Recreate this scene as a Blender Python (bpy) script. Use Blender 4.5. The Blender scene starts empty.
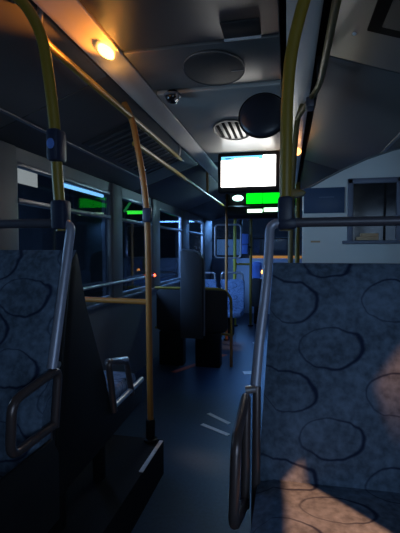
import bpy, bmesh, math, random
from mathutils import Vector, Matrix
random.seed(7)
S = bpy.context.scene
COL = S.collection
EZ = 1.30                    # eye height above the aisle floor; z values below are given relative to the eye
PI = math.pi

# ------------------------------------------------------------------ materials
def new_mat(name):
    m = bpy.data.materials.new(name); m.use_nodes = True
    nt = m.node_tree
    return m, nt, nt.nodes['Principled BSDF']

def plain(name, col, rough=0.5, metal=0.0, noise=0.0, scale=30.0, bump=0.0, spec=0.5):
    m, nt, b = new_mat(name)
    b.inputs['Roughness'].default_value = rough
    b.inputs['Metallic'].default_value = metal
    b.inputs['Specular IOR Level'].default_value = spec
    b.inputs['Base Color'].default_value = (*col, 1)
    if noise or bump:
        tc = nt.nodes.new('ShaderNodeTexCoord')
        nz = nt.nodes.new('ShaderNodeTexNoise'); nz.inputs['Scale'].default_value = scale
        nz.inputs['Detail'].default_value = 4
        nt.links.new(tc.outputs['Object'], nz.inputs['Vector'])
        if noise:
            mx = nt.nodes.new('ShaderNodeMix'); mx.data_type = 'RGBA'
            mx.inputs[6].default_value = (*[c*(1-noise) for c in col], 1)
            mx.inputs[7].default_value = (*[min(1, c*(1+noise)) for c in col], 1)
            nt.links.new(nz.outputs['Fac'], mx.inputs[0])
            nt.links.new(mx.outputs[2], b.inputs['Base Color'])
        if bump:
            bp = nt.nodes.new('ShaderNodeBump'); bp.inputs['Strength'].default_value = bump
            bp.inputs['Distance'].default_value = 0.002
            nt.links.new(nz.outputs['Fac'], bp.inputs['Height'])
            nt.links.new(bp.outputs['Normal'], b.inputs['Normal'])
    return m

def glow(name, col, strength):
    m, nt, b = new_mat(name)
    b.inputs['Base Color'].default_value = (*col, 1)
    b.inputs['Emission Color'].default_value = (*col, 1)
    b.inputs['Emission Strength'].default_value = strength
    return m

def glass(name, tint=(0.8, 0.85, 0.9), gl=0.06):
    m, nt, b = new_mat(name)
    out = nt.nodes['Material Output']
    t = nt.nodes.new('ShaderNodeBsdfTransparent'); t.inputs['Color'].default_value = (*tint, 1)
    g = nt.nodes.new('ShaderNodeBsdfGlossy'); g.inputs['Roughness'].default_value = 0.03
    lw = nt.nodes.new('ShaderNodeLayerWeight'); lw.inputs['Blend'].default_value = 0.5
    pw = nt.nodes.new('ShaderNodeMath'); pw.operation = 'POWER'; pw.inputs[1].default_value = 5
    fr = nt.nodes.new('ShaderNodeMath'); fr.operation = 'MULTIPLY_ADD'; fr.inputs[1].default_value = 0.6; fr.inputs[2].default_value = gl*0.6
    nt.links.new(lw.outputs['Facing'], pw.inputs[0]); nt.links.new(pw.outputs[0], fr.inputs[0])
    mx = nt.nodes.new('ShaderNodeMixShader')
    nt.links.new(fr.outputs[0], mx.inputs[0]); nt.links.new(t.outputs[0], mx.inputs[1]); nt.links.new(g.outputs[0], mx.inputs[2])
    nt.links.new(mx.outputs[0], out.inputs['Surface'])
    return m

def fabric(name, u0, v0, base=(0.10, 0.15, 0.25), ring=(0.010, 0.018, 0.05), period=(0.29, 0.235)):
    """blue moquette with broken dark rings in a staggered lattice; u = x, v = z - y (object space)"""
    m, nt, b = new_mat(name)
    N = nt.nodes; L = nt.links
    def val(x):
        return x
    def mth(op, a, c=None, clamp=False):
        n = N.new('ShaderNodeMath'); n.operation = op; n.use_clamp = clamp
        for i, s in enumerate((a, c)):
            if s is None: continue
            if isinstance(s, (int, float)): n.inputs[i].default_value = s
            else: L.new(s, n.inputs[i])
        return n.outputs[0]
    tc = N.new('ShaderNodeTexCoord'); sp = N.new('ShaderNodeSeparateXYZ'); L.new(tc.outputs['Object'], sp.inputs[0])
    wob = N.new('ShaderNodeTexNoise'); wob.inputs['Scale'].default_value = 14; L.new(tc.outputs['Object'], wob.inputs['Vector'])
    w = mth('MULTIPLY', mth('SUBTRACT', wob.outputs['Fac'], 0.5), 0.030)
    u = mth('ADD', mth('SUBTRACT', sp.outputs['X'], u0), w)
    v = mth('ADD', mth('SUBTRACT', mth('SUBTRACT', mth('MULTIPLY', sp.outputs['Z'], 1.25), sp.outputs['Y']), v0), w)
    pu, pv = period
    def lattice(du, dv, ga):
        cu = mth('ADD', u, pu/2 - du); cv = mth('ADD', v, pv/2 - dv)
        lu = mth('SUBTRACT', mth('FLOORED_MODULO', cu, pu) if False else mth('SUBTRACT', cu, mth('MULTIPLY', mth('FLOOR', mth('DIVIDE', cu, pu)), pu)), pu/2)
        lv = mth('SUBTRACT', mth('SUBTRACT', cv, mth('MULTIPLY', mth('FLOOR', mth('DIVIDE', cv, pv)), pv)), pv/2)
        e = mth('DIVIDE', lu, 1.55)
        d = mth('SQRT', mth('ADD', mth('MULTIPLY', e, e), mth('MULTIPLY', lv, lv)))
        ang = mth('ARCTAN2', lv, e)
        # the stroke thins out around angle ga
        gap = mth('ADD', mth('MULTIPLY', mth('COSINE', mth('SUBTRACT', ang, ga)), -0.0015), 0.0016)
        off = mth('ABSOLUTE', mth('SUBTRACT', d, 0.054))
        r = mth('SUBTRACT', 1.0, mth('DIVIDE', mth('SUBTRACT', off, mth('SUBTRACT', gap, 0.0015)), 0.0040), True)
        inner = mth('SUBTRACT', 1.0, mth('DIVIDE', d, 0.06), True)
        return r, inner
    r1, i1 = lattice(0, 0, 2.6)
    r2, i2 = lattice(0.172, pv/2, 3.6)
    rr = mth('MAXIMUM', r1, r2)
    nz = N.new('ShaderNodeTexNoise'); nz.inputs['Scale'].default_value = 55; nz.inputs['Detail'].default_value = 5
    L.new(tc.outputs['Object'], nz.inputs['Vector'])
    n2 = N.new('ShaderNodeTexNoise'); n2.inputs['Scale'].default_value = 9; n2.inputs['Detail'].default_value = 3
    L.new(tc.outputs['Object'], n2.inputs['Vector'])
    mot = mth('ADD', mth('MULTIPLY', nz.outputs['Fac'], 0.6), mth('MULTIPLY', n2.outputs['Fac'], 0.4))
    ra = N.new('ShaderNodeValToRGB')
    ra.color_ramp.elements[0].position = 0.36; ra.color_ramp.elements[0].color = (*[c*0.55 for c in base], 1)
    ra.color_ramp.elements[1].position = 0.66; ra.color_ramp.elements[1].color = (*[c*1.35 for c in base], 1)
    L.new(mot, ra.inputs[0])
    mx = N.new('ShaderNodeMix'); mx.data_type = 'RGBA'
    L.new(mth('MULTIPLY', rr, 0.93), mx.inputs[0]); L.new(ra.outputs[0], mx.inputs[6]); mx.inputs[7].default_value = (*ring, 1)
    L.new(mx.outputs[2], b.inputs['Base Color'])
    b.inputs['Roughness'].default_value = 0.95; b.inputs['Specular IOR Level'].default_value = 0.15
    bp = N.new('ShaderNodeBump'); bp.inputs['Strength'].default_value = 0.25; bp.inputs['Distance'].default_value = 0.002
    L.new(nz.outputs['Fac'], bp.inputs['Height']); L.new(bp.outputs['Normal'], b.inputs['Normal'])
    return m

def slatted(name, c0, c1, axis, scale):
    m, nt, b = new_mat(name)
    tc = nt.nodes.new('ShaderNodeTexCoord'); wv = nt.nodes.new('ShaderNodeTexWave')
    wv.bands_direction = axis; wv.inputs['Scale'].default_value = scale
    nt.links.new(tc.outputs['Object'], wv.inputs['Vector'])
    ra = nt.nodes.new('ShaderNodeValToRGB'); ra.color_ramp.elements[0].color = (*c0, 1); ra.color_ramp.elements[1].color = (*c1, 1)
    nt.links.new(wv.outputs['Fac'], ra.inputs[0]); nt.links.new(ra.outputs[0], b.inputs['Base Color'])
    b.inputs['Roughness'].default_value = 0.6
    return m

M = dict(
    floor=plain('vinyl_floor', (0.024, 0.052, 0.105), 0.42, noise=0.35, scale=60, bump=0.15, spec=0.25),
    podium=plain('podium_vinyl', (0.010, 0.011, 0.013), 0.8, noise=0.3, scale=60, bump=0.15, spec=0.15),
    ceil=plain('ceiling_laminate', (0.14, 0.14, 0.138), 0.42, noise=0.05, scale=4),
    ceil_lit=plain('ceiling_laminate_lit', (0.42, 0.41, 0.38), 0.35, noise=0.05, scale=4),  # same laminate, lightened for the information screen's light on it
    ceil_dim=plain('ceiling_laminate_dim', (0.06, 0.06, 0.062), 0.45, noise=0.05, scale=4),  # same laminate, darkened for the less lit panel; also grille plate and vent rim
    cove=plain('cove_plastic', (0.088, 0.088, 0.090), 0.45, noise=0.05, scale=5),
    strip=plain('satin_cove_strip', (0.60, 0.58, 0.54), 0.32, 0.1, noise=0.05, scale=8),
    black=plain('black_plastic', (0.009, 0.009, 0.010), 0.6, noise=0.2, scale=40, bump=0.1, spec=0.2),
    blackgap=plain('black_rubber', (0.006, 0.006, 0.007), 0.9, spec=0.1),
    gloss=plain('gloss_black', (0.010, 0.011, 0.014), 0.12),
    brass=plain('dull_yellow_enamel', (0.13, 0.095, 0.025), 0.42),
    mirror=plain('dark_mirror', (0.020, 0.024, 0.036), 0.35),
    brownpanel=plain('brown_panel', (0.045, 0.040, 0.034), 0.6),
    yellow_lit=plain('yellow_enamel_lit', (0.75, 0.66, 0.08), 0.4),  # yellow enamel raised to carry the light falling on the far pole
    wall=plain('wall_laminate', (0.16, 0.175, 0.20), 0.5, noise=0.08, scale=12),
    pillar=plain('pillar_plastic', (0.15, 0.165, 0.18), 0.5, noise=0.05, scale=10),
    frame=plain('window_frame_aluminium', (0.22, 0.24, 0.27), 0.35, 0.6, noise=0.05),
    yellow=plain('yellow_enamel', (0.26, 0.18, 0.022), 0.38, noise=0.1, scale=20),
    orange=plain('amber_lit_enamel', (0.42, 0.17, 0.035), 0.42, noise=0.1, scale=20),  # amber light on the yellow pole put into its colour; also browner tubes
    steel=plain('brushed_steel', (0.55, 0.56, 0.60), 0.32, 0.85, noise=0.08, scale=40),
    tube=plain('grey_seat_tube', (0.36, 0.38, 0.48), 0.38, 0.35, noise=0.1, scale=30),
    bar=plain('dark_grab_bar', (0.085, 0.085, 0.11), 0.4, 0.2, noise=0.1, scale=30),
    clamp=plain('dark_blue_clamp', (0.02, 0.028, 0.06), 0.45, noise=0.1),
    arm=plain('armrest_tube', (0.11, 0.085, 0.085), 0.28, 0.5, noise=0.1, scale=30),
    board=plain('bulkhead_laminate', (0.72, 0.76, 0.76), 0.55, noise=0.05, scale=6),
    notice=plain('notice_blue', (0.035, 0.075, 0.16), 0.45, noise=0.1, scale=30),
    notice_ink=plain('notice_ink', (0.10, 0.15, 0.25), 0.5),
    alu=plain('grey_blue_frame', (0.16, 0.18, 0.25), 0.45, 0.1),
    paper=plain('tan_paper', (0.60, 0.40, 0.24), 0.8, noise=0.15, scale=50),
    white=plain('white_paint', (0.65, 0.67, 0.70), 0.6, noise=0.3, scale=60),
    red=plain('red_paint', (0.60, 0.11, 0.05), 0.6, noise=0.4, scale=40),
    pad=plain('grey_pad', (0.045, 0.045, 0.045), 0.7, noise=0.15, scale=50, bump=0.2),
    darkpad=plain('black_pad', (0.018, 0.018, 0.02), 0.75, noise=0.2, scale=50, bump=0.2),
    bluebox=plain('blue_plastic', (0.12, 0.25, 0.72), 0.4, noise=0.1),
    frontblue=plain('front_panel', (0.26, 0.32, 0.42), 0.5, noise=0.1, scale=8),
    glass=glass('window_glass', (0.70, 0.76, 0.84)),
    clear=glass('clear_screen', (0.90, 0.94, 0.97)),
    facade=plain('facade_render', (0.05, 0.055, 0.065), 0.9, noise=0.4, scale=2),
    asphalt=plain('asphalt', (0.03, 0.03, 0.034), 0.8, noise=0.4, scale=6),
    screen=glow('screen_white', (1.0, 0.97, 0.92), 7.0),
    header=glow('screen_blue', (0.12, 0.45, 0.75), 2.0),
    green=glow('led_green', (0.0, 0.85, 0.01), 1.4),
    led_reflect=glow('led_reflection_glow', (0.55, 1.0, 0.62), 3.5),
    cyanhot=glow('lamp_cyan_white', (0.55, 1.0, 0.90), 3.2),
    amber=glow('lamp_amber', (1.0, 0.48, 0.10), 9.0),
    ambersm=glow('lamp_amber_small', (1.0, 0.40, 0.10), 5.0),
    reddot=glow('red_led', (1.0, 0.10, 0.03), 6.0),
    litwin=glow('lit_window', (0.85, 0.78, 0.62), 0.55),
    bluetube=glow('blue_white_tube', (0.30, 0.68, 1.0), 1.6),
    green_reflect=glow('green_reflect_glow', (0.05, 1.0, 0.05), 1.6),
    green_reflect_dim=glow('green_reflect_glow_dim', (0.03, 0.35, 0.08), 0.5),
    warmglow=glow('warm_shop_light', (1.0, 0.36, 0.05), 0.6),
    bluewin=glow('blue_lit_window', (0.16, 0.30, 0.48), 0.28),
)

# ------------------------------------------------------------------ mesh helpers
def nb(): return bmesh.new()

def add_box(bm, lo, hi, bevel=0.0, seg=2, rot=None, piv=None):
    lo = Vector(lo); hi = Vector(hi); c = (lo+hi)/2; d = hi-lo
    t = bmesh.new(); bmesh.ops.create_cube(t, size=1.0)
    bmesh.ops.scale(t, vec=d, verts=t.verts)
    if bevel > 0:
        bmesh.ops.bevel(t, geom=t.edges[:], offset=min(bevel, min(d)*0.49), segments=seg, profile=0.5, affect='EDGES')
    if rot is not None: bmesh.ops.rotate(t, cent=(0, 0, 0), matrix=rot, verts=t.verts)
    bmesh.ops.translate(t, vec=c, verts=t.verts)
    _merge(bm, t)

def _merge(bm, t):
    me = bpy.data.meshes.new('tmp'); t.to_mesh(me); t.free(); bm.from_mesh(me); bpy.data.meshes.remove(me)

def fillet(pts, r, n=6):
    pts = [Vector(p) for p in pts]; out = [pts[0]]
    for i in range(1, len(pts)-1):
        a, b, c = pts[i-1], pts[i], pts[i+1]
        la, lc = (a-b).length, (c-b).length
        rr = min(r, la*0.48, lc*0.48)
        p0 = b+(a-b).normalized()*rr; p1 = b+(c-b).normalized()*rr
        for k in range(n+1):
            t = k/n
            out.append(p0*(1-t)**2 + b*2*t*(1-t) + p1*t*t)
    out.append(pts[-1]); return out

def add_tube(bm, pts, r, seg=12, fil=0.0, closed=False):
    P = fillet(pts, fil) if fil > 0 else [Vector(p) for p in pts]
    n = len(P); rings = []
    up = None
    for i in range(n):
        if closed: t = (P[(i+1) % n]-P[i-1]).normalized()
        else: t = (P[min(i+1, n-1)]-P[max(i-1, 0)]).normalized()
        if up is None:
            up = t.orthogonal().normalized()
        up = (up - t*up.dot(t)).normalized()
        s = t.cross(up)
        rings.append([bm.verts.new(P[i]+(up*math.cos(a)+s*math.sin(a))*r) for a in [2*PI*k/seg for k in range(seg)]])
    rng = range(n) if closed else range(n-1)
    for i in rng:
        a = rings[i]; b = rings[(i+1) % n]
        for k in range(seg):
            bm.faces.new((a[k], a[(k+1) % seg], b[(k+1) % seg], b[k]))
    if not closed:
        bm.faces.new(rings[0][::-1]); bm.faces.new(rings[-1])

def add_prism(bm, outline, axis, a, b, bevel=0.0):
    """outline: list of 2-D points in the two other axes, extruded along axis from a to b"""
    def mk(p, t):
        if axis == 'x': return (t, p[0], p[1])
        if axis == 'y': return (p[0], t, p[1])
        return (p[0], p[1], t)
    t_ = bmesh.new()
    v0 = [t_.verts.new(mk(p, a)) for p in outline]; v1 = [t_.verts.new(mk(p, b)) for p in outline]
    n = len(outline)
    t_.faces.new(v0); t_.faces.new(v1[::-1])
    for i in range(n): t_.faces.new((v0[i], v1[i], v1[(i+1) % n], v0[(i+1) % n]))
    bmesh.ops.recalc_face_normals(t_, faces=t_.faces)
    if bevel > 0:
        es = [e for e in t_.edges if len(e.link_faces) == 2 and e.calc_face_angle(0) > 0.6]
        bmesh.ops.bevel(t_, geom=es, offset=bevel, segments=2, profile=0.5, affect='EDGES')
    _merge(bm, t_)

def rrect(x0, z0, x1, z1, r, n=5):
    o = []
    for cx, cz, a0 in ((x1-r, z1-r, 0), (x0+r, z1-r, 90), (x0+r, z0+r, 180), (x1-r, z0+r, 270)):
        for k in range(n+1):
            a = math.radians(a0+90*k/n); o.append((cx+r*math.cos(a), cz+r*math.sin(a)))
    return o

def ellipse(cx, cy, rx, ry, n=40):
    return [(cx+rx*math.cos(2*PI*k/n), cy+ry*math.sin(2*PI*k/n)) for k in range(n)]

def base_of(o):
    p = Vector((0, 0, 0))
    while o is not None:
        p += o.location; o = o.parent
    return p

def obj(name, bm, mat, parent=None, smooth=True):
    """z in the mesh is relative to the eye; objects get their origin at their base"""
    bmesh.ops.translate(bm, vec=(0, 0, EZ), verts=bm.verts)
    bmesh.ops.recalc_face_normals(bm, faces=bm.faces)
    me = bpy.data.meshes.new(name)
    if parent is None:
        xs = [v.co.x for v in bm.verts]; ys = [v.co.y for v in bm.verts]; zs = [v.co.z for v in bm.verts]
        org = Vector(((min(xs)+max(xs))/2, (min(ys)+max(ys))/2, min(zs)))
    else:
        org = base_of(parent)
    bmesh.ops.translate(bm, vec=-org, verts=bm.verts)
    if smooth:
        for f in bm.faces: f.smooth = True
        for e in bm.edges:
            if len(e.link_faces) == 2 and e.calc_face_angle(0) > 0.7: e.smooth = False
    bm.to_mesh(me); bm.free()
    me.materials.append(M[mat] if isinstance(mat, str) else mat)
    o = bpy.data.objects.new(name, me); COL.objects.link(o)
    if parent is None: o.location = org
    else: o.parent = parent
    return o

def tag(o, label, cat, group=None):
    o['label'] = label; o['category'] = cat
    if group: o['group'] = group
    return o

def thing(name, label, cat, loc, group=None):
    o = bpy.data.objects.new(name, None); COL.objects.link(o)
    o.location = (loc[0], loc[1], loc[2]+EZ); o.empty_display_size = 0.1
    return tag(o, label, cat, group)

def struct(name, bm, mat, parent=None, smooth=False):
    o = obj(name, bm, mat, parent, smooth)
    if parent is None: o['kind'] = 'structure'
    return o

def struct_root(name, loc):
    o = bpy.data.objects.new(name, None); COL.objects.link(o)
    o.location = (loc[0], loc[1], loc[2]+EZ); o['kind'] = 'structure'
    return o

def copy_tree(o, parent=None):
    c = o.copy(); COL.objects.link(c); c.parent = parent
    for ch in list(o.children): copy_tree(ch, c)
    return c

def box(name, lo, hi, mat, parent=None, bevel=0.0):
    bm = nb(); add_box(bm, lo, hi, bevel); return obj(name, bm, mat, parent)

# ------------------------------------------------------------------ bus shell
XL, XR = -1.55, 0.84
Y0, Y1 = -2.6, 8.2
ZF, ZP, ZC = -1.30, -1.10, 0.84
ZS, ZT = -0.443, 0.52          # window sill and window head
bm = nb(); add_box(bm, (XL-0.06, Y0, ZF-0.08), (XR+0.06, Y1, ZF)); struct('floor', bm, 'floor')

# raised podiums under the near seats
bm = nb(); add_box(bm, (XL, Y0, ZF), (-0.69, 2.18, ZP)); struct('trim_1', bm, 'podium')
bm = nb(); add_box(bm, (-0.05, Y0, ZF), (XR, 2.30, ZP)); struct('trim_2', bm, 'podium')
bm = nb(); add_box(bm, (-0.708, 1.83, ZP), (-0.686, 2.16, ZP+0.006), 0.002); struct('trim_3', bm, 'white')

# ceiling: three flat panels, dark joints between
r = nb()
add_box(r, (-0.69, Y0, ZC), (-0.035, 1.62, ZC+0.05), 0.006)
c1 = struct('ceiling', r, 'ceil_dim', smooth=True)
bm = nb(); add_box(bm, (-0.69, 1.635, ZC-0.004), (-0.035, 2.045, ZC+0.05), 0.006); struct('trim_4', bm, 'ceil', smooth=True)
bm = nb(); add_box(bm, (-0.69, 2.075, ZC-0.015), (-0.035, 3.75, ZC+0.05), 0.012); struct('trim_5', bm, 'ceil_lit', smooth=True)
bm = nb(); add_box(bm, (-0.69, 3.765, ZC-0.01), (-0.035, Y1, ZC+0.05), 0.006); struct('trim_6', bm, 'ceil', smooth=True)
bm = nb(); add_box(bm, (XL, Y0, ZC+0.05), (XR, Y1, ZC+0.09)); struct('trim_7', bm, 'blackgap')

CX = (XL+XR)/2
def mir(x): return 2*CX-x
def cove(side, i):
    f = (lambda x: x) if side < 0 else mir
    # satin strip above the handrail
    bm = nb(); add_prism(bm, [(f(-0.820), ZC-0.028), (f(-0.795), ZC-0.028), (f(-0.700), ZC-0.002), (f(-0.700), ZC+0.045), (f(-0.820), ZC+0.045)], 'y', Y0, Y1, 0.004)
    struct('trim_%d' % i, bm, 'strip', smooth=True)
    # sloping duct cover in segments with cross joints
    segs = [(Y0, 1.835), (1.845, 3.9), (3.91, 6.0), (6.01, Y1)]
    for k, (ya, yb) in enumerate(segs):
        prof = [(f(-0.862), 0.842), (f(-1.343), 0.672), (f(XL), 0.600), (f(XL), 0.64), (f(-1.343), 0.715), (f(-0.862), 0.885)]
        bm = nb(); add_prism(bm, prof, 'y', ya, yb, 0.003); struct('trim_%d' % (i+1+k), bm, 'cove', smooth=True)
    # bright joint strip along the duct cover
    bm = nb(); add_prism(bm, [(f(-1.335), 0.674), (f(-1.352), 0.6695), (f(-1.352), 0.662), (f(-1.335), 0.666)], 'y', Y0, 3.65)
    struct('trim_%d' % (i+5), bm, 'frame')
cove(-1, 10); cove(1, 20)

# side walls: panel below the sill, header above the windows, pillars between
def side_wall(side, name, pillars, n0):
    x0, x1 = (XL-0.05, XL) if side < 0 else (XR, XR+0.05)
    bm = nb(); add_box(bm, (x0, Y0, ZF), (x1, Y1, ZS)); add_box(bm, (x0, Y0, ZT), (x1, Y1, 0.70)); struct(name, bm, 'wall')
    xs = (XL-0.05, XL+0.025) if side < 0 else (XR-0.025, XR+0.05)
    for k, (a, b) in enumerate(pillars):
        bm = nb(); add_box(bm, (xs[0], a, ZS), (xs[1], b, 0.60), 0.012); struct('trim_%d' % (n0+k), bm, 'pillar', smooth=True)
    xf = (XL-0.035, XL+0.008) if side < 0 else (XR-0.008, XR+0.035)
    for k in range(len(pillars)-1):
        a, b = pillars[k][1], pillars[k+1][0]
        w = struct_root('window_%d' % (n0+k), ((xf[0]+xf[1])/2, (a+b)/2, ZS))
        bm = nb()
        add_box(bm, (xf[0], a, ZS), (xf[1], b, ZS+0.035), 0.006); add_box(bm, (xf[0], a, ZT-0.03), (xf[1], b, ZT), 0.006)
        add_box(bm, (xf[0], a, ZS), (xf[1], a+0.025, ZT), 0.006); add_box(bm, (xf[0], b-0.025, ZS), (xf[1], b, ZT), 0.006)
        obj('window_frame', bm, 'frame', w)
        if side < 0: box('transom', (xf[0], a+0.02, 0.275), (xf[1]+(0.01 if side < 0 else 0), b-0.02, 0.305), 'frame', w, 0.006)
        xm = (xf[0]+xf[1])/2
        box('window_pane', (xm-0.003, a+0.02, ZS+0.02), (xm+0.003, b-0.02, ZT-0.02), 'glass', w)
side_wall(-1, 'wall_left', [(Y0, -2.4), (-1.3, -1.1), (0.30, 0.45), (1.88, 2.055), (3.36, 3.57), (4.46, 4.72), (5.83, 6.22), (7.42, Y1)], 40)
side_wall(1, 'wall_right', [(Y0, -2.4), (-1.2, -1.0), (0.315, 0.52), (2.5, 2.75), (4.2, 4.4), (5.7, 5.9), (7.4, Y1)], 60)

# rear wall with its window (behind the viewer) and the front with the windscreen
bm = nb(); add_box(bm, (XL, Y0-0.05, ZF), (XR, Y0, -0.3)); add_box(bm, (XL, Y0-0.05, 0.55), (XR, Y0, ZC))
add_box(bm, (XL, Y0-0.05, -0.3), (XL+0.15, Y0, 0.55)); add_box(bm, (XR-0.15, Y0-0.05, -0.3), (XR, Y0, 0.55)); struct('wall_rear', bm, 'wall')
w = struct_root('window_80', (CX, Y0-0.03, -0.3)); box('window_pane', (XL+0.15, Y0-0.03, -0.3), (XR-0.15, Y0-0.024, 0.55), 'glass', w)
bm = nb(); add_box(bm, (XL, Y1, ZF), (XR, Y1+0.05, -0.17)); add_box(bm, (XL, Y1, 0.62), (XR, Y1+0.05, ZC)); struct('wall_front', bm, 'frontblue')
w = struct_root('window_81', (CX, Y1+0.02, -0.17)); box('window_pane', (XL, Y1+0.02, -0.17), (XR, Y1+0.026, 0.62), 'glass', w)
box('window_frame', (XL, Y1, 0.22), (XR, Y1+0.04, 0.25), 'black', w, 0.005)
box('window_frame', (-0.95, Y1, -0.17), (-0.90, Y1+0.04, 0.62), 'black', w, 0.005)

# ------------------------------------------------------------------ ceiling fittings
t = thing('ceiling_lamp', 'glowing amber lamp in the metal strip above the left handrail', 'lamp', (-0.755, 1.69, ZC-0.03), 'amber ceiling lamps')
bm = nb(); add_prism(bm, ellipse(-0.738, 1.69, 0.026, 0.055), 'z', ZC-0.030, ZC-0.012, 0.004); obj('lens', bm, 'amber', t)
t2 = thing('ceiling_lamp', 'small amber lamp in the right ceiling strip, right of the bright screen', 'lamp', (0.055, 3.35, ZC-0.03), 'amber ceiling lamps')
bm = nb(); add_prism(bm, ellipse(0.072, 3.35, 0.036, 0.12), 'z', ZC-0.034, ZC-0.010, 0.004); obj('lens', bm, 'ambersm', t2)

t = thing('roof_hatch_handle', 'dark recessed plate with a pale lower edge in the ceiling', 'handle', (-0.215, 1.53, ZC-0.012))
bm = nb(); add_box(bm, (-0.250, 1.50, ZC-0.010), (-0.105, 1.608, ZC+0.001), 0.004); obj('recess_plate', bm, 'darkpad', t)
bm = nb(); add_box(bm, (-0.250, 1.608, ZC-0.016), (-0.105, 1.618, ZC+0.001), 0.003); obj('lip', bm, 'white', t)  # lip painted white for the light caught along its edge

t = thing('ceiling_speaker', 'large dark round cover flush in the ceiling panel nearest the dome camera', 'speaker', (-0.335, 1.88, ZC-0.02))
bm = nb(); add_prism(bm, ellipse(-0.335, 1.875, 0.140, 0.175), 'z', ZC-0.012, ZC-0.003, 0.003); obj('grille', bm, 'pad', t)
bm = nb(); add_tube(bm, [(x, y, ZC-0.011) for x, y in ellipse(-0.335, 1.875, 0.140, 0.175)], 0.003, 6, closed=True); obj('rim', bm, 'cove', t)
box('joint_line', (-0.26, 1.90, ZC-0.014), (-0.20, 1.907, ZC-0.011), 'pillar', t)

t = thing('ceiling_vent', 'oval slatted vent half hidden by the black round mirror', 'vent', (-0.38, 2.78, ZC-0.03))
bm = nb(); add_prism(bm, ellipse(-0.37, 2.78, 0.125, 0.225), 'z', ZC-0.022, ZC-0.014, 0.003); obj('plate', bm, 'ceil_lit', t)
bm = nb(); add_tube(bm, [(x, y, ZC-0.021) for x, y in ellipse(-0.37, 2.78, 0.125, 0.225)], 0.007, 6, closed=True); obj('rim', bm, 'ceil_dim', t)
for k in range(5):
    x = -0.455+k*0.043; h = 0.225*math.sqrt(max(0.05, 1-((x+0.37)/0.125)**2))*0.85
    box('slot', (x-0.010, 2.78-h, ZC-0.026), (x+0.010, 2.78+h, ZC-0.020), 'blackgap', t, 0.002)

# black convex mirror hanging under the ceiling
t = thing('convex_mirror', 'round black convex mirror hanging from the ceiling beside the slatted vent', 'mirror', (-0.118, 1.96, 0.53))
bm = nb()
cen = Vector((-0.118, 1.93, 0.640)); rot = Matrix.Rotation(math.radians(78), 3, 'X')
R_ = 0.112
rings = []
for i in range(7):
    a = i/6; rr = R_*math.sin(a*PI/2); h = 0.030*math.cos(a*PI/2)
    rings.append([bm.verts.new(cen+rot @ Vector((rr*math.cos(2*PI*k/40), rr*math.sin(2*PI*k/40), h))) for k in range(40)] if i else [bm.verts.new(cen+rot @ Vector((0, 0, h)))])
for k in range(40): bm.faces.new((rings[0][0], rings[1][k], rings[1][(k+1) % 40]))
for i in range(1, 6):
    for k in range(40): bm.faces.new((rings[i][k], rings[i+1][k], rings[i+1][(k+1) % 40], rings[i][(k+1) % 40]))
bm.faces.new(rings[6][::-1])
obj('mirror_glass', bm, 'mirror', t)
bm = nb(); add_tube(bm, [cen+rot @ Vector((R_*math.cos(2*PI*k/40), R_*math.sin(2*PI*k/40), 0)) for k in range(40)], 0.006, 8, closed=True); obj('rim', bm, 'black', t)
bm = nb(); add_tube(bm, [cen+Vector((0, 0.01, 0)), cen+Vector((0, 0.20, 0.04)), (cen.x, cen.y+0.40, ZC-0.014)], 0.009, 8, 0.05); obj('bracket', bm, 'black', t)

t = thing('dome_camera', 'small dark dome camera with a bright rim at the ceiling edge', 'camera', (-0.60, 2.15, ZC-0.06))
bm = nb(); bmesh.ops.create_uvsphere(bm, u_segments=20, v_segments=12, radius=0.038, matrix=Matrix.Translation((-0.600, 2.15, ZC-0.028))); obj('dome', bm, 'gloss', t)
bm = nb(); add_tube(bm, [(-0.600+0.040*math.cos(a), 2.15+0.040*math.sin(a), ZC-0.022) for a in [2*PI*k/24 for k in range(24)]], 0.007, 8, closed=True); obj('rim', bm, 'frame', t)
bm = nb(); add_tube(bm, [(-0.567, 2.125, ZC-0.02), (-0.563, 2.12, ZC-0.05), (-0.578, 2.115, ZC-0.062)], 0.007, 8, 0.01); obj('catch', bm, 'steel', t)

# duct grille in the left cove and dark display hatch in the right cove
def on_cove(side, x, up=0.0):
    z = 0.842-0.3534*(abs(x-CX)-abs(-0.862-CX)); return z-up
def cove_panel(bm, side, xa, xb, ya, yb, d0, d1):
    o = [(xa, on_cove(side, xa, d0)), (xb, on_cove(side, xb, d0)), (xb, on_cove(side, xb, d1)), (xa, on_cove(side, xa, d1))]
    add_prism(bm, o, 'y', ya, yb, 0.003)
t = thing('duct_grille', 'dark louvred air grille on the sloping left ceiling cover', 'grille', (-1.1, 3.0, 0.70))
bm = nb(); cove_panel(bm, -1, -1.30, -0.93, 2.55, 3.75, 0.0, 0.008); obj('grille_plate', bm, 'ceil_dim', t)
for k in range(14):
    bm = nb(); y = 2.60+k*0.08; cove_panel(bm, -1, -1.28, -0.95, y, y+0.028, 0.008, 0.016); obj('louvre', bm, 'cove', t)
t = thing('ceiling_access_hatch', 'dark framed hatch in the sloping ceiling cover at upper right', 'hatch', (0.45, 1.1, 0.70))
bm = nb(); cove_panel(bm, 1, 0.275, 0.66, 0.70, 1.45, 0.0, 0.010); obj('hatch_frame', bm, 'blackgap', t)
bm = nb(); cove_panel(bm, 1, 0.315, 0.63, 0.74, 1.40, 0.010, 0.014); obj('hatch_panel', bm, 'brownpanel', t)
bm = nb(); bmesh.ops.create_uvsphere(bm, u_segments=10, v_segments=6, radius=0.008, matrix=Matrix.Translation((0.240, 1.50, on_cove(1, 0.24)))); obj('screw', bm, 'white', t)

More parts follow.
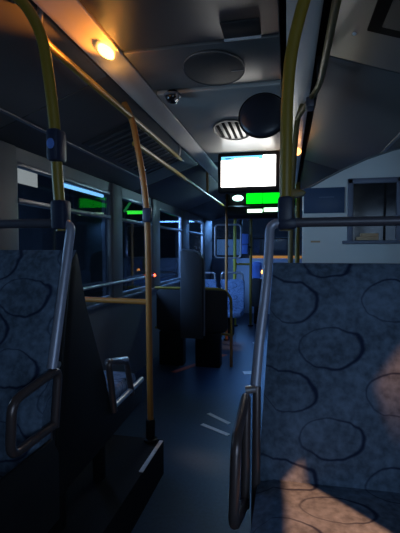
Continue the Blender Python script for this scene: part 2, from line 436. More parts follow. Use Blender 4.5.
# ------------------------------------------------------------------ rails and poles
def P(pts): return [Vector(p) for p in pts]
t = thing('handrail', 'long yellow ceiling handrail over the left seats, nearest the amber lamp', 'handrail', (-0.865, 2.2, 0.70))
bm = nb(); add_tube(bm, [(-0.810, 1.30, 0.758), (-0.865, 1.46, 0.752), (-0.865, 3.35, 0.745)], 0.016, 12, 0.06); obj('rail', bm, 'yellow', t)
for y in (1.42, 3.30):
    bm = nb(); add_tube(bm, [(-0.865, y, 0.752), (-0.85, y, ZC+0.02)], 0.011, 10); obj('bracket', bm, 'steel', t)
t = thing('handrail', 'long handrail running forward at left from the amber-lit pole', 'handrail', (-0.865, 4.6, 0.55))
bm = nb(); add_tube(bm, [(-0.86, 2.27, 0.612), (-0.865, 7.05, 0.608)], 0.017, 12); obj('rail', bm, 'yellow', t)
for y in (4.45, 5.9):
    bm = nb(); add_tube(bm, [(-0.865, y, 0.608), (-0.855, y-0.05, 0.72), (-0.845, y-0.12, ZC+0.02)], 0.014, 10); obj('bracket', bm, 'orange', t)
t = thing('handrail', 'dark yellow ceiling handrail at right behind the near yellow pole', 'handrail', (0.13, 1.9, 0.70))
bm = nb(); add_tube(bm, [(0.140, 0.9, 0.752), (0.140, 1.86, 0.752), (0.050, 2.26, 0.735)], 0.014, 12, 0.1); obj('rail', bm, 'brass', t)
bm = nb(); add_tube(bm, [(0.135, 1.80, 0.752), (0.130, 1.80, ZC+0.01)], 0.012, 10); obj('bracket', bm, 'black', t)
bm = nb(); add_box(bm, (0.085, 1.98, 0.700), (0.125, 2.06, 0.75), 0.008); obj('joint', bm, 'bar', t)

# left near pole, rising from the left seat corner
t = thing('grab_pole', 'curved yellow pole rising from the corner of the left seat', 'pole', (-0.672, 1.25, 0.05), 'near poles')
bm = nb(); add_tube(bm, [(-0.690, 1.25, 0.06), (-0.702, 1.25, 0.22), (-0.708, 1.25, 0.377), (-0.722, 1.25, 0.503), (-0.746, 1.25, 0.663), (-0.80, 1.25, 0.764), (-0.93, 1.25, 0.875)], 0.0175, 14, 0.06); obj('tube', bm, 'yellow', t)
box('clamp', (-0.716, 1.225, 0.064), (-0.667, 1.275, 0.155), 'clamp', t, 0.010)
b = box('stop_button_box', (-0.722, 1.215, 0.272), (-0.680, 1.275, 0.372), 'clamp', t, 0.012); b['label'] = 'dark blue stop button housing'
bm = nb(); add_prism(bm, ellipse(-0.701, 0.322, 0.012, 0.016, 20), 'y', 1.209, 1.216, 0.002); o = obj('push_button', bm, 'bluebox', b)

# right near pole on the right seat corner
t = thing('grab_pole', 'tall yellow pole rising from the corner of the right seat', 'pole', (-0.005, 1.25, 0.05), 'near poles')
bm = nb(); add_tube(bm, [(-0.006, 1.25, 0.06), (-0.006, 1.25, 0.155), (-0.004, 1.25, 0.464), (0.005, 1.25, 0.587), (0.023, 1.25, 0.677), (0.048, 1.25, 0.766), (0.095, 1.25, 0.89)], 0.0190, 14, 0.06); obj('tube', bm, 'yellow', t)
box('clamp', (-0.029, 1.222, 0.062), (0.016, 1.278, 0.165), 'clamp', t, 0.010)
box('clamp', (-0.030, 1.220, 0.064), (0.030, 1.280, 0.100), 'clamp', t, 0.012)

# orange lit pole standing on the podium edge
t = thing('grab_pole', 'yellow pole in amber light standing on the end of the left raised floor', 'pole', (-0.77, 2.26, ZP))
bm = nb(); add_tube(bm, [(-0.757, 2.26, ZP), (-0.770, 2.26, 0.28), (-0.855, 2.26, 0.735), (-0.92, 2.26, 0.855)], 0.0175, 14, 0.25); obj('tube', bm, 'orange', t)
bm = nb(); add_prism(bm, ellipse(-0.757, 2.26, 0.040, 0.040, 24), 'z', ZP, ZP+0.018, 0.005); obj('base_flange', bm, 'black', t)
bm = nb(); add_prism(bm, ellipse(-0.758, 2.26, 0.026, 0.026, 24), 'z', ZP+0.018, ZP+0.13, 0.004); obj('sleeve', bm, 'black', t)
bm = nb(); add_tube(bm, [(-0.763, 2.26, -0.295), (-1.545, 2.26, -0.285)], 0.016, 12); b = obj('cross_bar', bm, 'orange', t)
b = box('bell_box', (-0.790, 2.225, 0.155), (-0.738, 2.255, 0.235), 'clamp', t, 0.01)

# right mid pole with its bracket reaching the bulkhead
t = thing('grab_pole', 'brownish pole half hidden behind the near right yellow pole', 'pole', (0.05, 2.30, ZP))
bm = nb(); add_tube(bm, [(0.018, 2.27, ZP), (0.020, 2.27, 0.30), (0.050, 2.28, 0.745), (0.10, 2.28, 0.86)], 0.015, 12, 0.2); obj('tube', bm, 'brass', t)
bm = nb(); add_prism(bm, ellipse(0.040, 0.318, 0.060, 0.022, 28), 'y', 2.24, 2.30, 0.006); obj('bracket_arm', bm, 'brass', t)

# far poles
def far_pole(x, y, zt, r, mat, label, zb=ZF):
    t = thing('grab_pole', label, 'pole', (x, y, zb), 'far poles')
    bm = nb(); add_tube(bm, [(x, y, zb), (x, y, zt)], r, 10); obj('tube', bm, mat, t)
    bm = nb(); add_prism(bm, ellipse(x, y, r*2, r*2, 18), 'z', zb, zb+0.02, 0.004); obj('base_flange', bm, 'black', t)
    return t
far_pole(-0.845, 5.72, 0.60, 0.020, 'orange', 'thin brown far pole in front of the clear framed screen, left of its twin')
t = far_pole(-0.865, 6.8, 0.66, 0.027, 'yellow_lit', 'bright yellow far pole joining the end of the left handrail')
bm = nb(); add_tube(bm, [(-0.865, 6.8, 0.58), (-0.91, 6.6, 0.70), (-0.97, 6.4, 0.83)], 0.027, 10, 0.05); obj('brace', bm, 'yellow_lit', t)
t = far_pole(-0.60, 6.8, 0.55, 0.024, 'yellow', 'yellow far pole right of the small blue box')
bm = nb(); add_tube(bm, [(-0.60, 6.8, -0.24), (-0.86, 6.8, -0.24)], 0.020, 10); obj('cross_bar', bm, 'yellow', t)
far_pole(0.125, 5.0, 0.84, 0.030, 'yellow', 'yellow far pole at the edge of the pale bulkhead')

# ------------------------------------------------------------------ near seats (facing the viewer)
def rear_facing_seat(xa, xb, aisle, ztop_fab, label, fab, taper, arm):
    """xa = aisle edge, xb = wall edge; arm = three (x, y, z) points of the upper armrest run"""
    s = 1 if xb > xa else -1
    t = thing('bus_seat', label, 'seat', (xa, 1.12, ZP), None)
    yt, yb, zb = 1.25, 1.075, -0.615        # backrest top / crease
    def yz(z): return yt+(yb-yt)*((0.09-z)/(0.09-zb))
    x0, x1 = sorted((xa+s*0.012, xb-s*0.01))
    # padded backrest: grid with a soft roll-over at the top
    bm = nb()
    nx, nz = 24, 22
    g = []
    for i in range(nx+1):
        u = i/nx; row = []
        for j in range(nz+1):
            v = j/nz; z = zb-0.03+(ztop_fab-zb+0.03)*v
            x = x0+(x1-x0)*u
            edge = min(u, 1-u)*(x1-x0); er = max(0, 1-edge/0.03); top = max(0, 1-(ztop_fab-z)/0.025)
            seam = 0.010*math.exp(-((u-0.5)/0.02)**2)
            bulge = 0.012*math.sin(PI*min(1, max(0, v)))+0.004*math.sin(2*PI*2*u)
            dy = 0.018*er**2+0.018*top**2+seam-bulge
            if s > 0: xx = x - taper*(1-v)*(1-u)
            else: xx = x + taper*(1-v)*u
            row.append(bm.verts.new((xx, yz(z)-0.020+dy, z)))
        g.append(row)
    for i in range(nx):
        for j in range(nz): bm.faces.new((g[i][j], g[i+1][j], g[i+1][j+1], g[i][j+1]))
    ext = bmesh.ops.extrude_face_region(bm, geom=bm.faces[:])
    bmesh.ops.translate(bm, vec=(0, 0.055, 0.0), verts=[v for v in ext['geom'] if isinstance(v, bmesh.types.BMVert)])
    obj('backrest', bm, fab, t)
    # cushion
    if s > 0: x0 -= taper
    bm = nb()
    nx, ny = 20, 16; g = []
    for i in range(nx+1):
        u = i/nx; row = []
        for j in range(ny+1):
            v = j/ny; y = 0.64+(1.07-0.64)*v
            edge = min(u, 1-u)*(x1-x0); er = max(0, 1-edge/0.04); fr = max(0, 1-v/0.12)
            z = zb+0.012*math.sin(PI*v)-0.02*er**2-0.03*fr**2-0.006*math.exp(-((u-0.5)/0.02)**2)
            row.append(bm.verts.new((x0+(x1-x0)*u, y, z)))
        g.append(row)
    for i in range(nx):
        for j in range(ny): bm.faces.new((g[i][j], g[i+1][j], g[i+1][j+1], g[i][j+1]))
    ext = bmesh.ops.extrude_face_region(bm, geom=bm.faces[:])
    bmesh.ops.translate(bm, vec=(0, 0, -0.09), verts=[v for v in ext['geom'] if isinstance(v, bmesh.types.BMVert)])
    obj('cushion', bm, fab, t)
    if s > 0: x0 += taper
    # black shell behind and below
    bm = nb(); sh = [(1.262, ztop_fab-0.01), (1.285, ztop_fab-0.012), (1.165, -0.60), (1.165, -0.74), (0.66, -0.74), (0.66, -0.712), (1.10, -0.712), (1.135, -0.60)]
    add_prism(bm, sh, 'x', x0+0.004, x1-0.004, 0.004); obj('shell', bm, 'black', t)
    # tube frame: up the aisle side, round the corner and along the top
    bm = nb()
    add_tube(bm, [(xa-s*taper, yz(arm[0][2]+0.008)-0.01, arm[0][2]+0.008), (xa-s*taper*0.75, yz(-0.27)-0.008, -0.27), (xa-s*taper*0.2, yz(-0.10)-0.004, -0.10), (xa, yz(0.02), 0.02), (xa, 1.25, 0.082), (xa+s*0.06, 1.25, 0.084)], 0.0145, 14, 0.05)
    obj('side_tube', bm, 'tube', t)
    bm = nb(); add_tube(bm, [(xa+s*0.05, 1.25, 0.084), (xb-s*0.01, 1.25, 0.086)], 0.0145, 14); obj('top_grab_bar', bm, 'bar', t)
    # aisle armrest loop
    A, B, Cc, D = [Vector(p) for p in arm]
    bm = nb(); add_tube(bm, [D, A, B, Cc, D+(A-D)*0.06+Vector((0, -0.01, 0))], 0.0125, 12, 0.035)
    ar = obj('armrest', bm, 'arm', t)
    bm = nb(); add_tube(bm, [A+Vector((s*0.028, 0.006, 0.02)), D+Vector((s*0.028, 0.01, -0.02)), D+Vector((s*0.028, 0.01, -0.20))], 0.012, 12, 0.03); obj('armrest_post', bm, 'arm', t)
    bm = nb(); add_tube(bm, [A+Vector((-s*0.003, -0.004, 0.010)), A+Vector((s*0.026, -0.002, 0.014))], 0.011, 10); obj('end_cap', bm, 'steel', ar)
    if s < 0:
        bm = nb(); add_prism(bm, [(0.60, -0.545), (1.13, -0.545), (1.16, -0.60), (1.16, -0.80), (0.60, -0.80)], 'x', xa+0.002, xa-0.010, 0.004); obj('side_panel', bm, 'black', t)
    # legs
    for yy in (0.85, 1.15):
        bm = nb(); add_box(bm, (min(xa+s*0.20, xa+s*0.25), yy-0.025, ZP), (max(xa+s*0.20, xa+s*0.25), yy+0.025, -0.70), 0.006); obj('leg', bm, 'black', t)
    return t

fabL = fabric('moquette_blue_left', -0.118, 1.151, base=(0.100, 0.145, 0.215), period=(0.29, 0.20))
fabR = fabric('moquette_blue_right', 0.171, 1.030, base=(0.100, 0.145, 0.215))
fabLit = fabric('moquette_blue_lit', 0.0, 0.0, base=(0.16, 0.24, 0.40))  # same moquette, lightened for the blue light on the far seats and cushion
rear_facing_seat(-0.053, 0.82, 1, -0.040, 'large blue ring-patterned bus seat at right with its pole corner', fabR, 0.032,
                 [(-0.108, 1.105, -0.405), (-0.112, 0.900, -0.440), (-0.112, 0.850, -0.620), (-0.104, 1.03, -0.69)])
rear_facing_seat(-0.656, -1.54, -1, 0.000, 'blue ring-patterned bus seat at left edge with looped armrest', fabL, 0.0,
                 [(-0.655, 1.165, -0.348), (-0.660, 0.965, -0.375), (-0.660, 0.955, -0.510), (-0.655, 1.14, -0.515)])

# forward-facing seat, back to back with the left one
t = thing('bus_seat', 'black-shelled seat behind the left seat, facing forward with a small armrest loop', 'seat', (-0.69, 1.6, ZP))
bm = nb()
add_prism(bm, [(1.330, 0.00), (1.302, -0.03), (1.205, -0.60), (1.205, -0.78), (1.95, -0.74), (1.95, -0.64), (1.60, -0.66), (1.545, -0.50), (1.40, -0.20), (1.345, -0.02)], 'x', -0.690, -0.715, 0.004)
add_prism(bm, [(1.305, 0.00), (1.38, -0.62), (1.40, -0.72), (1.43, -0.62), (1.335, 0.00)], 'x', -1.53, -0.71, 0.004)
obj('shell', bm, 'black', t)
bm = nb(); add_prism(bm, [(1.338, -0.03), (1.44, -0.62), (1.55, -0.60), (1.40, -0.05), (1.37, -0.01)], 'x', -1.53, -0.72, 0.012); obj('backrest', bm, fabL, t)
bm = nb(); add_box(bm, (-1.53, 1.54, -0.70), (-0.72, 1.96, -0.60), 0.03, 3); obj('cushion', bm, fabLit, t)
bm = nb(); add_tube(bm, [(-0.685, 1.61, -0.66), (-0.685, 1.56, -0.44), (-0.685, 1.74, -0.488), (-0.685, 1.80, -0.655)], 0.0135, 12, 0.03); obj('armrest', bm, 'arm', t)
bm = nb(); add_tube(bm, [(-0.685, 1.60, -0.638), (-0.685, 1.93, -0.628)], 0.012, 12); obj('lower_bar', bm, 'steel', t)
bm = nb(); add_tube(bm, [(-0.690, 1.565, -0.445), (-0.685, 1.735, -0.480)], 0.0148, 12); obj('armrest_grip', bm, 'steel', t)
for yy in (1.5, 1.85): box('leg', (-0.90, yy-0.02, ZP), (-0.85, yy+0.02, -0.70), 'black', t, 0.005)

# guard rail along the left window
t = thing('window_guard_rail', 'thin pale guard rail running along the left windows', 'rail', (-1.50, 3.6, -0.31))
bm = nb(); add_tube(bm, [(-1.50, 2.32, -0.295), (-1.50, 4.60, -0.292)], 0.014, 10); obj('rail', bm, 'steel', t)
for y in (2.5, 3.45, 4.5):
    bm = nb(); add_tube(bm, [(-1.50, y, -0.294), (-1.553, y, -0.30)], 0.010, 8); obj('bracket', bm, 'frame', t)
bm = nb(); add_box(bm, (XL, 2.30, ZS-0.03), (XL+0.05, 7.5, ZS), 0.008); struct('trim_30', bm, 'frame', smooth=True)

# ------------------------------------------------------------------ wheelchair bay backrest
t = thing('wheelchair_backrest', 'black low partition with a tall grey rounded pad in the wheelchair bay', 'backrest', (-1.05, 4.5, ZF))
bm = nb(); add_prism(bm, rrect(-1.46, -0.92, -0.64, -0.45, 0.05), 'y', 4.48, 4.53, 0.006); obj('low_panel', bm, 'darkpad', t)
bm = nb()
o = [(-1.150, -0.98), (-0.895, -0.98)] + [(-0.895, -0.10), (-0.935, -0.06), (-0.975, -0.03), (-1.04, -0.01), (-1.12, 0.0), (-1.135, 0.0), (-1.150, -0.015)]
add_prism(bm, o, 'y', 4.38, 4.46, 0.012); obj('tall_pad', bm, 'pad', t)
bm = nb(); add_tube(bm, [(-1.135, 4.42, 0.004), (-1.12, 4.42, 0.006), (-1.04, 4.42, -0.004), (-0.965, 4.42, -0.026), (-0.895, 4.42, -0.07), (-0.886, 4.42, -0.20), (-0.886, 4.42, -0.95)], 0.010, 8, 0.02); obj('pad_edging', bm, 'frame', t)
bm = nb(); add_tube(bm, [(-1.48, 4.505, -0.435), (-0.70, 4.505, -0.435), (-0.60, 4.505, -0.52), (-0.595, 4.505, -0.95)], 0.016, 12, 0.07); obj('top_tube', bm, 'yellow', t)
bm = nb(); add_tube(bm, [(-1.48, 4.505, -0.895), (-0.60, 4.505, -0.945)], 0.014, 12); obj('bottom_tube', bm, 'yellow', t)
for x in (-1.27, -0.85): box('foot_and_shade', (x-0.14, 4.42, ZF), (x+0.14, 4.56, -0.92), 'black', t, 0.01)  # black feet widened to stand for the shadow on the floor below
bm = nb(); add_tube(bm, [(-0.597, 4.505, -0.94), (-0.597, 4.505, ZF)], 0.016, 10); obj('corner_post', bm, 'orange', t)

# ------------------------------------------------------------------ far seats
def far_seat(x0, x1, y, label):
    t = thing('bus_seat', label, 'seat', ((x0+x1)/2, y, ZF), 'far blue seats')
    bm = nb(); add_prism(bm, rrect(x0, -0.98, x1, -0.455, 0.05), 'y', y, y+0.06, 0.012); obj('backrest', bm, fabLit, t)
    bm = nb(); add_box(bm, (x0, y-0.38, -1.00), (x1, y+0.01, -0.91), 0.03, 3); obj('cushion', bm, fabLit, t)
    bm = nb(); add_tube(bm, [(x0+0.03, y+0.03, -0.47), (x0+0.03, y+0.03, -0.355), (x1-0.03, y+0.03, -0.355), (x1-0.03, y+0.03, -0.47)], 0.018, 10, 0.05); obj('grab_handle', bm, 'steel', t)
    box('leg', ((x0+x1)/2-0.05, y-0.25, ZF), ((x0+x1)/2+0.05, y-0.05, -0.99), 'black', t, 0.01)
    return t
far_seat(-1.03, -0.64, 6.2, 'blue far seat nearest the aisle with a silver grab handle')
far_seat(-1.46, -1.06, 6.2, 'blue far seat next to the window, behind the tall grey pad')

# clear framed screen hanging between the far poles
t = thing('draught_screen', 'clear screen with a pale rounded frame behind the far poles', 'screen', (-0.92, 5.95, -0.12))
o = rrect(-1.05, -0.115, -0.665, 0.375, 0.05, 4)
bm = nb(); add_tube(bm, [(x, 5.95, z) for x, z in o], 0.013, 8, closed=True); obj('screen_frame', bm, 'steel', t)
bm = nb(); add_prism(bm, rrect(-1.045, -0.11, -0.67, 0.37, 0.045, 4), 'y', 5.947, 5.953); obj('screen_pane', bm, 'clear', t)
for z in (0.05, 0.30):
    bm = nb(); add_tube(bm, [(-0.85, 5.95, z), (-0.85, 5.74, z)], 0.012, 8); obj('bracket', bm, 'black', t)

t = thing('ticket_validator', 'small blue ticket machine on the yellow far pole', 'ticket machine', (-0.70, 6.8, -0.08))
bm = nb(); add_box(bm, (-0.775, 6.73, 0.10), (-0.640, 6.80, 0.275), 0.02); obj('display_half', bm, 'bluebox', t)
bm = nb(); add_box(bm, (-0.770, 6.74, -0.07), (-0.645, 6.80, 0.095), 0.02); obj('reader_half', bm, 'bluebox', t)
bm = nb(); add_tube(bm, [(-0.645, 6.78, 0.05), (-0.60, 6.79, 0.05)], 0.015, 8); obj('bracket', bm, 'black', t)
t = thing('driver_seat', 'small blue rounded headrest seat beyond the far poles', 'seat', (-0.50, 7.0, ZF))
bm = nb(); add_prism(bm, rrect(-0.60, -0.50, -0.43, -0.20, 0.06), 'y', 7.0, 7.06, 0.015); obj('headrest', bm, 'bluebox', t)
bm = nb(); add_prism(bm, rrect(-0.62, -1.0, -0.40, -0.50, 0.04), 'y', 7.0, 7.08, 0.015); obj('backrest', bm, 'darkpad', t)
box('pedestal', (-0.56, 7.0, ZF), (-0.46, 7.08, -0.99), 'black', t, 0.01)
t = thing('indicator_lamp', 'small orange lamp right of the blue headrest', 'lamp', (-0.40, 7.1, -0.42))
bm = nb(); bmesh.ops.create_uvsphere(bm, u_segments=12, v_segments=8, radius=0.035, matrix=Matrix.Translation((-0.415, 7.0, -0.385))); obj('lens', bm, 'ambersm', t)
bm = nb(); add_tube(bm, [(-0.415, 7.0, -0.38), (-0.415, 7.03, -0.40)], 0.012, 8); obj('stem', bm, 'black', t)

# ------------------------------------------------------------------ information screen and the console behind
t = thing('information_screen', 'bright white passenger information screen hanging from the ceiling', 'screen', (-0.33, 3.4, 0.48))
bm = nb(); add_box(bm, (-0.585, 3.40, 0.490), (-0.060, 3.50, 0.825), 0.014); obj('housing', bm, 'black', t)
d = obj('display', (lambda b: (add_box(b, (-0.555, 3.394, 0.535), (-0.098, 3.401, 0.760)), b)[1])(nb()), 'screen', t)
box('header_bar', (-0.553, 3.391, 0.760), (-0.205, 3.401, 0.790), 'header', d)
box('header_corner', (-0.203, 3.391, 0.760), (-0.098, 3.401, 0.790), 'screen', d)
box('header_line', (-0.520, 3.3895, 0.768), (-0.47, 3.3915, 0.776), 'notice', d)
box('header_line', (-0.44, 3.3895, 0.764), (-0.24, 3.3915, 0.772), 'screen', d)
for x in (-0.50, -0.14):
    bm = nb(); add_tube(bm, [(x, 3.45, 0.81), (x, 3.45, ZC-0.01)], 0.018, 10); obj('hanger', bm, 'black', t)

t = thing('destination_console', 'dark overhead console with a green display under the white screen', 'console', (-0.35, 5.4, 0.44))
bm = nb(); add_prism(bm, [(5.42, 0.80), (5.42, 0.60), (5.36, 0.59), (5.36, 0.47), (5.45, 0.43), (5.75, 0.46), (5.75, 0.80)], 'x', -0.80, -0.04, 0.008); obj('housing', bm, 'black', t)
bm = nb(); add_box(bm, (-0.545, 5.410, 0.625), (-0.330, 5.421, 0.765), 0.004); obj('led_panel', bm, 'green', t)
bm = nb(); add_box(bm, (-0.322, 5.410, 0.625), (-0.105, 5.421, 0.765), 0.004); obj('led_panel', bm, 'green', t)
bm = nb(); add_box(bm, (-0.525, 5.345, 0.500), (-0.325, 5.361, 0.545), 0.012); obj('led_reflection', bm, 'led_reflect', t)  # glowing strips standing for the green display's reflection in the glass
bm = nb(); add_box(bm, (-0.305, 5.345, 0.510), (-0.115, 5.361, 0.560), 0.012); obj('led_reflection', bm, 'led_reflect', t)
bm = nb(); add_prism(bm, ellipse(-0.66, 0.705, 0.075, 0.040, 24), 'y', 5.40, 5.421, 0.006); obj('lamp', bm, 'cyanhot', t)

# green-lit panel of the right cove far ahead
# ------------------------------------------------------------------ pale bulkhead at right
t = thing('bulkhead', 'pale bulkhead panel with a curved top behind the right seat', 'partition', (0.47, 2.63, ZP))
top = [(0.10, 0.40), (0.16, 0.425), (0.25, 0.475), (0.36, 0.530), (0.50, 0.590), (0.66, 0.640), (0.81, 0.665)]
bm = nb(); add_prism(bm, [(0.81, ZF), (0.10, ZF)] + top, 'y', 2.62, 2.66, 0.004); obj('panel', bm, 'board', t)
bm = nb(); add_tube(bm, [(x, 2.625, z) for x, z in top], 0.008, 8); obj('edge_strip', bm, 'pillar', t)
t = thing('notice', 'blank-looking dark blue notice on the pale bulkhead', 'notice', (0.24, 2.61, 0.23))
bm = nb(); add_box(bm, (0.108, 2.612, 0.245), (0.367, 2.620, 0.413), 0.002); n = obj('sheet', bm, 'notice', t)
box('text_line', (0.205, 2.6105, 0.347), (0.300, 2.6125, 0.353), 'notice_ink', n)
t = thing('framed_window', 'dark framed window in the pale bulkhead, right of the blue notice', 'window', (0.55, 2.61, 0.03))
fx0, fx1, fz0, fz1 = 0.385, 0.725, 0.040, 0.465
bm = nb()
add_box(bm, (fx0, 2.600, fz1-0.035), (fx1, 2.622, fz1), 0.006); add_box(bm, (fx0-0.03, 2.590, fz0), (fx1+0.03, 2.622, fz0+0.022), 0.006)
add_box(bm, (fx0, 2.600, fz0), (fx0+0.035, 2.622, fz1), 0.006); add_box(bm, (fx1-0.045, 2.600, fz0), (fx1, 2.622, fz1), 0.006)
obj('window_frame', bm, 'alu', t)
box('window_pane', (fx0+0.03, 2.612, fz0+0.02), (fx1-0.04, 2.620, fz1-0.03), 'gloss', t)
box('inner_mullion', (0.605, 2.606, fz0+0.02), (0.620, 2.613, fz1-0.03), 'black', t, 0.003)
t = thing('leaflet_stack', 'tan leaflets lying at the foot of the dark framed window', 'leaflets', (0.50, 2.57, 0.062))
bm = nb(); add_box(bm, (0.440, 2.588, 0.064), (0.575, 2.611, 0.086), 0.003); obj('leaflet', bm, 'paper', t)
bm = nb(); add_box(bm, (0.465, 2.590, 0.086), (0.575, 2.611, 0.108), 0.003); obj('leaflet', bm, 'paper', t)
t = thing('glow_patch', 'tiny warm patch painted as a reflection under the blue notice', 'painted reflection', (0.18, 2.615, 0.03))
box('sheet', (0.155, 2.616, 0.050), (0.215, 2.620, 0.062), 'paper', t)  # reflection of a warm glow, painted as a small patch

# red lamp on a window pillar at left
t = thing('red_button', 'small glowing red button on the left window pillar', 'button', (-1.51, 4.65, -0.32))
bm = nb(); bmesh.ops.create_uvsphere(bm, u_segments=12, v_segments=8, radius=0.018, matrix=Matrix.Translation((-1.512, 4.66, -0.295))); obj('lens', bm, 'reddot', t)
bm = nb(); add_box(bm, (-1.527, 4.635, -0.33), (-1.512, 4.69, -0.26), 0.004); obj('plate', bm, 'black', t)

# ------------------------------------------------------------------ floor markings and reflection patches
def marking(name, pts, w, mat, label, group=None):
    bm = nb(); a, b = Vector((*pts[0], 0)), Vector((*pts[1], 0)); d = (b-a).normalized(); n_ = Vector((-d.y, d.x, 0))*w/2
    q = [a+n_, a-n_, b-n_, b+n_]; add_prism(bm, [(v.x, v.y) for v in q], 'z', ZF+0.0005, ZF+0.003)
    tag(obj(name, bm, mat, smooth=False), label, 'floor marking', group)
marking('floor_dash', ((-0.61, 2.91), (-0.39, 2.78)), 0.035, 'white', 'pale dash on the aisle floor, nearer of the two', 'aisle dashes')  # pale dashes laid slantwise across the aisle
marking('floor_dash', ((-0.60, 3.11), (-0.41, 2.96)), 0.035, 'white', 'pale dash on the aisle floor, farther of the two', 'aisle dashes')
marking('floor_line', ((-1.17, 4.14), (-0.74, 4.98)), 0.07, 'red', 'dull red line on the floor before the wheelchair backrest')
marking('floor_reflection', ((-0.44, 4.17), (-0.34, 4.20)), 0.10, 'white', 'pale patch painted as a floor reflection, nearer one beside the red line')  # pale patches painted where the floor mirrors bright things
marking('floor_reflection', ((-0.45, 5.52), (-0.33, 5.55)), 0.12, 'white', 'pale patch painted as a floor reflection, farthest along the aisle')

# ------------------------------------------------------------------ the street outside
bm = nb(); add_box(bm, (-30, -20, -1.75), (30, 45, -1.65)); g = obj('street', bm, 'asphalt', None, False); g['kind'] = 'structure'
def building(x0, y0, x1, y1, h, label):
    t = thing('building', label, 'building', ((x0+x1)/2, (y0+y1)/2, -1.65))
    box('walls', (x0, y0, -1.65), (x1, y1, h), 'facade', t)
    return t
b = building(-9.0, -3.0, -7.0, 12.0, 6.0, 'dark building across the street at left, with one lit window')
box('lit_window', (-7.02, 9.38, 1.78), (-6.99, 10.28, 2.20), 'litwin', b)
b2 = building(-9.5, 12.6, -7.2, 34.0, 5.0, 'dark shop building farther along the street at left')
s = thing('blue_white_tube', 'long blue white tube seen through the left window', 'light', (-5.0, 10.0, 1.40))
bm = nb(); add_tube(bm, [(-5.0, 8.35, 1.48), (-5.0, 10.3, 1.49)], 0.045, 10); obj('tube', bm, 'bluetube', s)  # plain glowing tube beyond the left windows
bm = nb(); add_box(bm, (-5.10, 8.2, 1.54), (-4.9, 10.45, 1.64), 0.02); obj('fitting', bm, 'frame', s)
bm = nb(); add_box(bm, (-5.05, 10.36, -1.65), (-4.95, 10.44, 1.55)); obj('post', bm, 'facade', s)
s = thing('green_reflection', 'bright green tubes standing for the display reflected in the left window', 'reflection', (-6.0, 15.8, 1.3))
bm = nb(); add_tube(bm, [(-6.0, 14.5, 1.44), (-6.0, 16.4, 1.62)], 0.07, 10); obj('tube', bm, 'green_reflect', s)  # tubes added outside in place of the green display's window reflection
bm = nb(); add_tube(bm, [(-6.0, 14.2, 1.46), (-6.0, 15.0, 2.0)], 0.05, 10); obj('slanted_tube', bm, 'green_reflect_dim', s)
bm = nb(); add_tube(bm, [(-6.0, 18.5, 1.93), (-6.0, 23.3, 1.86)], 0.06, 10); obj('far_tube', bm, 'green_reflect_dim', s)
bm = nb(); add_box(bm, (-6.05, 14.3, -1.65), (-5.97, 14.4, 1.46)); obj('post', bm, 'facade', s)
s = thing('shopfront', 'low orange lit shopfront seen through the windscreen', 'shop', (-0.3, 14.2, -1.65))
box('walls', (-4.0, 14.2, -1.65), (4.0, 15.0, 2.2), 'facade', s)
box('lit_window', (-1.30, 14.17, -0.42), (0.55, 14.21, -0.20), 'warmglow', s)
box('dim_window', (-2.46, 14.17, -0.18), (-1.63, 14.21, 0.43), 'bluewin', s)

# final stations along the bus (things keep their own shape, only their Y is set)
FIXED = {'bulkhead': 0.17, 'notice': 0.17, 'framed_window': 0.17, 'leaflet_stack': 0.17, 'glow_patch': 0.17, 'shopfront': 0.0, 'building': 0.0, 'blue_white_tube': 0.0, 'green_reflection': 0.0}
for o in list(COL.objects):
    if o.parent is None and o.get('category'):
        k = o.name.split('.')[0]
        o.location.y += FIXED[k] if k in FIXED else 0.023*o.location.y + 0.2125*o.location.x

# ------------------------------------------------------------------ lights
def area(name, loc, target, size, energy, col, sy=None, spread=None):
    l = bpy.data.lights.new(name, 'AREA'); l.energy = energy; l.color = col; l.size = size
    if sy: l.shape = 'RECTANGLE'; l.size_y = sy
    if spread: l.spread = spread
    o = bpy.data.objects.new(name, l); COL.objects.link(o)
    o.location = (loc[0], loc[1], loc[2]+EZ)
    d = Vector((target[0]-loc[0], target[1]-loc[1], target[2]-loc[2])); o.rotation_euler = d.to_track_quat('-Z', 'Y').to_euler()
    return o
def point(name, loc, energy, col, r=0.03):
    l = bpy.data.lights.new(name, 'POINT'); l.energy = energy; l.color = col; l.shadow_soft_size = r
    o = bpy.data.objects.new(name, l); COL.objects.link(o); o.location = (loc[0], loc[1], loc[2]+EZ); return o
def spot(name, loc, target, energy, col, size, blend, r=0.02, square=False, roll=0):
    l = bpy.data.lights.new(name, 'SPOT'); l.energy = energy; l.color = col; l.spot_size = size; l.spot_blend = blend
    l.shadow_soft_size = r; l.use_square = square
    o = bpy.data.objects.new(name, l); COL.objects.link(o); o.location = (loc[0], loc[1], loc[2]+EZ)
    d = Vector((target[0]-loc[0], target[1]-loc[1], target[2]-loc[2]))
    q = d.to_track_quat('-Z', 'Y')
    from mathutils import Quaternion
    o.rotation_euler = (q @ Quaternion((0, 0, 1), roll)).to_euler(); return o

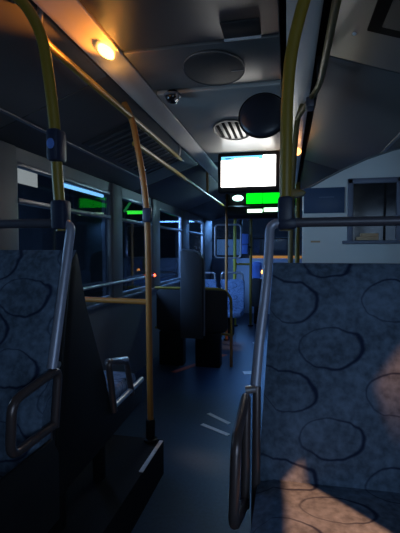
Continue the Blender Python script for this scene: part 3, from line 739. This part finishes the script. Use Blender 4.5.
BLUE = (0.45, 0.68, 1.0)  # area lights added beyond the windows as blue fill
area('blue_fill_rear', (-0.35, Y0-0.5, 0.5), (-0.2, 1.5, -0.2), 2.0, 4.0, BLUE, 1.0)
area('blue_fill_right', (1.0, -0.6, 0.15), (0.15, 1.6, -0.15), 1.4, 12.0, (0.55, 0.76, 1.0), 0.8)  # added to lift the right seat above the left one
area('blue_fill_near_left', (-2.1, 1.30, 0.20), (0.6, 2.8, 0.20), 0.9, 9.0, (0.50, 0.78, 1.0), 0.7, math.radians(90))  # added to brighten the bulkhead
area('blue_fill_left', (-3.4, 4.4, 0.9), (-0.6, 7.2, -0.5), 2.2, 340.0, (0.30, 0.55, 1.0), 1.2)  # added to brighten the far seats and front wall
area('blue_fill_front', (-0.3, 10.2, 1.2), (-0.5, 5.0, -1.2), 2.2, 150.0, (0.20, 0.48, 1.0), 1.0)
point('amber_lamp_light', (-0.745, 1.70, ZC-0.09), 0.30, (1.0, 0.45, 0.10), 0.03)
point('amber_lamp_light_right', (0.075, 3.33, ZC-0.10), 0.3, (1.0, 0.40, 0.10), 0.03)

area('console_lamp_light', (-0.66, 5.435, 0.705), (-0.68, 4.6, 0.35), 0.09, 3.5, (0.45, 0.80, 1.0), 0.07)
spot('amber_strip_fill', (-0.665, 1.70, ZC-0.085), (-0.79, 1.38, ZC-0.012), 34.0, (1.0, 0.30, 0.03), math.radians(46), 1.0, 0.02)  # unseen spot added to throw amber along the cove strip

# orange street lamp behind the bus on the right, its beam falling on the right seat
spot('street_lamp_beam', (3.04, -1.89, 3.23), (0.15, 0.80, -0.60), 9500.0, (1.0, 0.31, 0.10), math.radians(8.4), 0.2, 0.03)
spot('street_lamp_glint', (3.16, -1.50, 3.50), (0.28, 1.19, -0.34), 4200.0, (1.0, 0.31, 0.10), math.radians(2.8), 0.8, 0.08)

spot('near_floor_spot', (5.0, 0.2, 3.0), (-0.484, 2.37, -1.30), 5000.0, (1.0, 0.33, 0.12), math.radians(2.2), 0.9, 0.08)  # added spot, makes the orange reflection on the near floor
spot('far_floor_spot', (6.0, 3.5, 2.9), (-0.66, 5.35, -1.30), 9000.0, (1.0, 0.33, 0.14), math.radians(4.5), 0.9, 0.08)  # added spot, makes the orange reflection farther along the floor

wd = bpy.data.worlds.new('night'); S.world = wd; wd.use_nodes = True
bg = wd.node_tree.nodes['Background']; bg.inputs['Color'].default_value = (0.30, 0.45, 0.80, 1); bg.inputs['Strength'].default_value = 0.03

# ------------------------------------------------------------------ camera
cam = bpy.data.cameras.new('camera'); co = bpy.data.objects.new('camera', cam); COL.objects.link(co); S.camera = co
cam.sensor_width = 36.0; cam.sensor_fit = 'AUTO'; cam.lens = 36.0*400/533
cam.clip_start = 0.02; cam.clip_end = 200
pitch = -math.atan(16.5/400); yaw = math.atan(87/400*math.cos(pitch))
co.location = (0, 0, EZ)
co.rotation_euler = (PI/2+pitch, 0, yaw)

S.view_settings.view_transform = 'Standard'; S.view_settings.look = 'None'
S.view_settings.exposure = 0.0; S.view_settings.gamma = 1.0; S.view_settings.use_curve_mapping = False
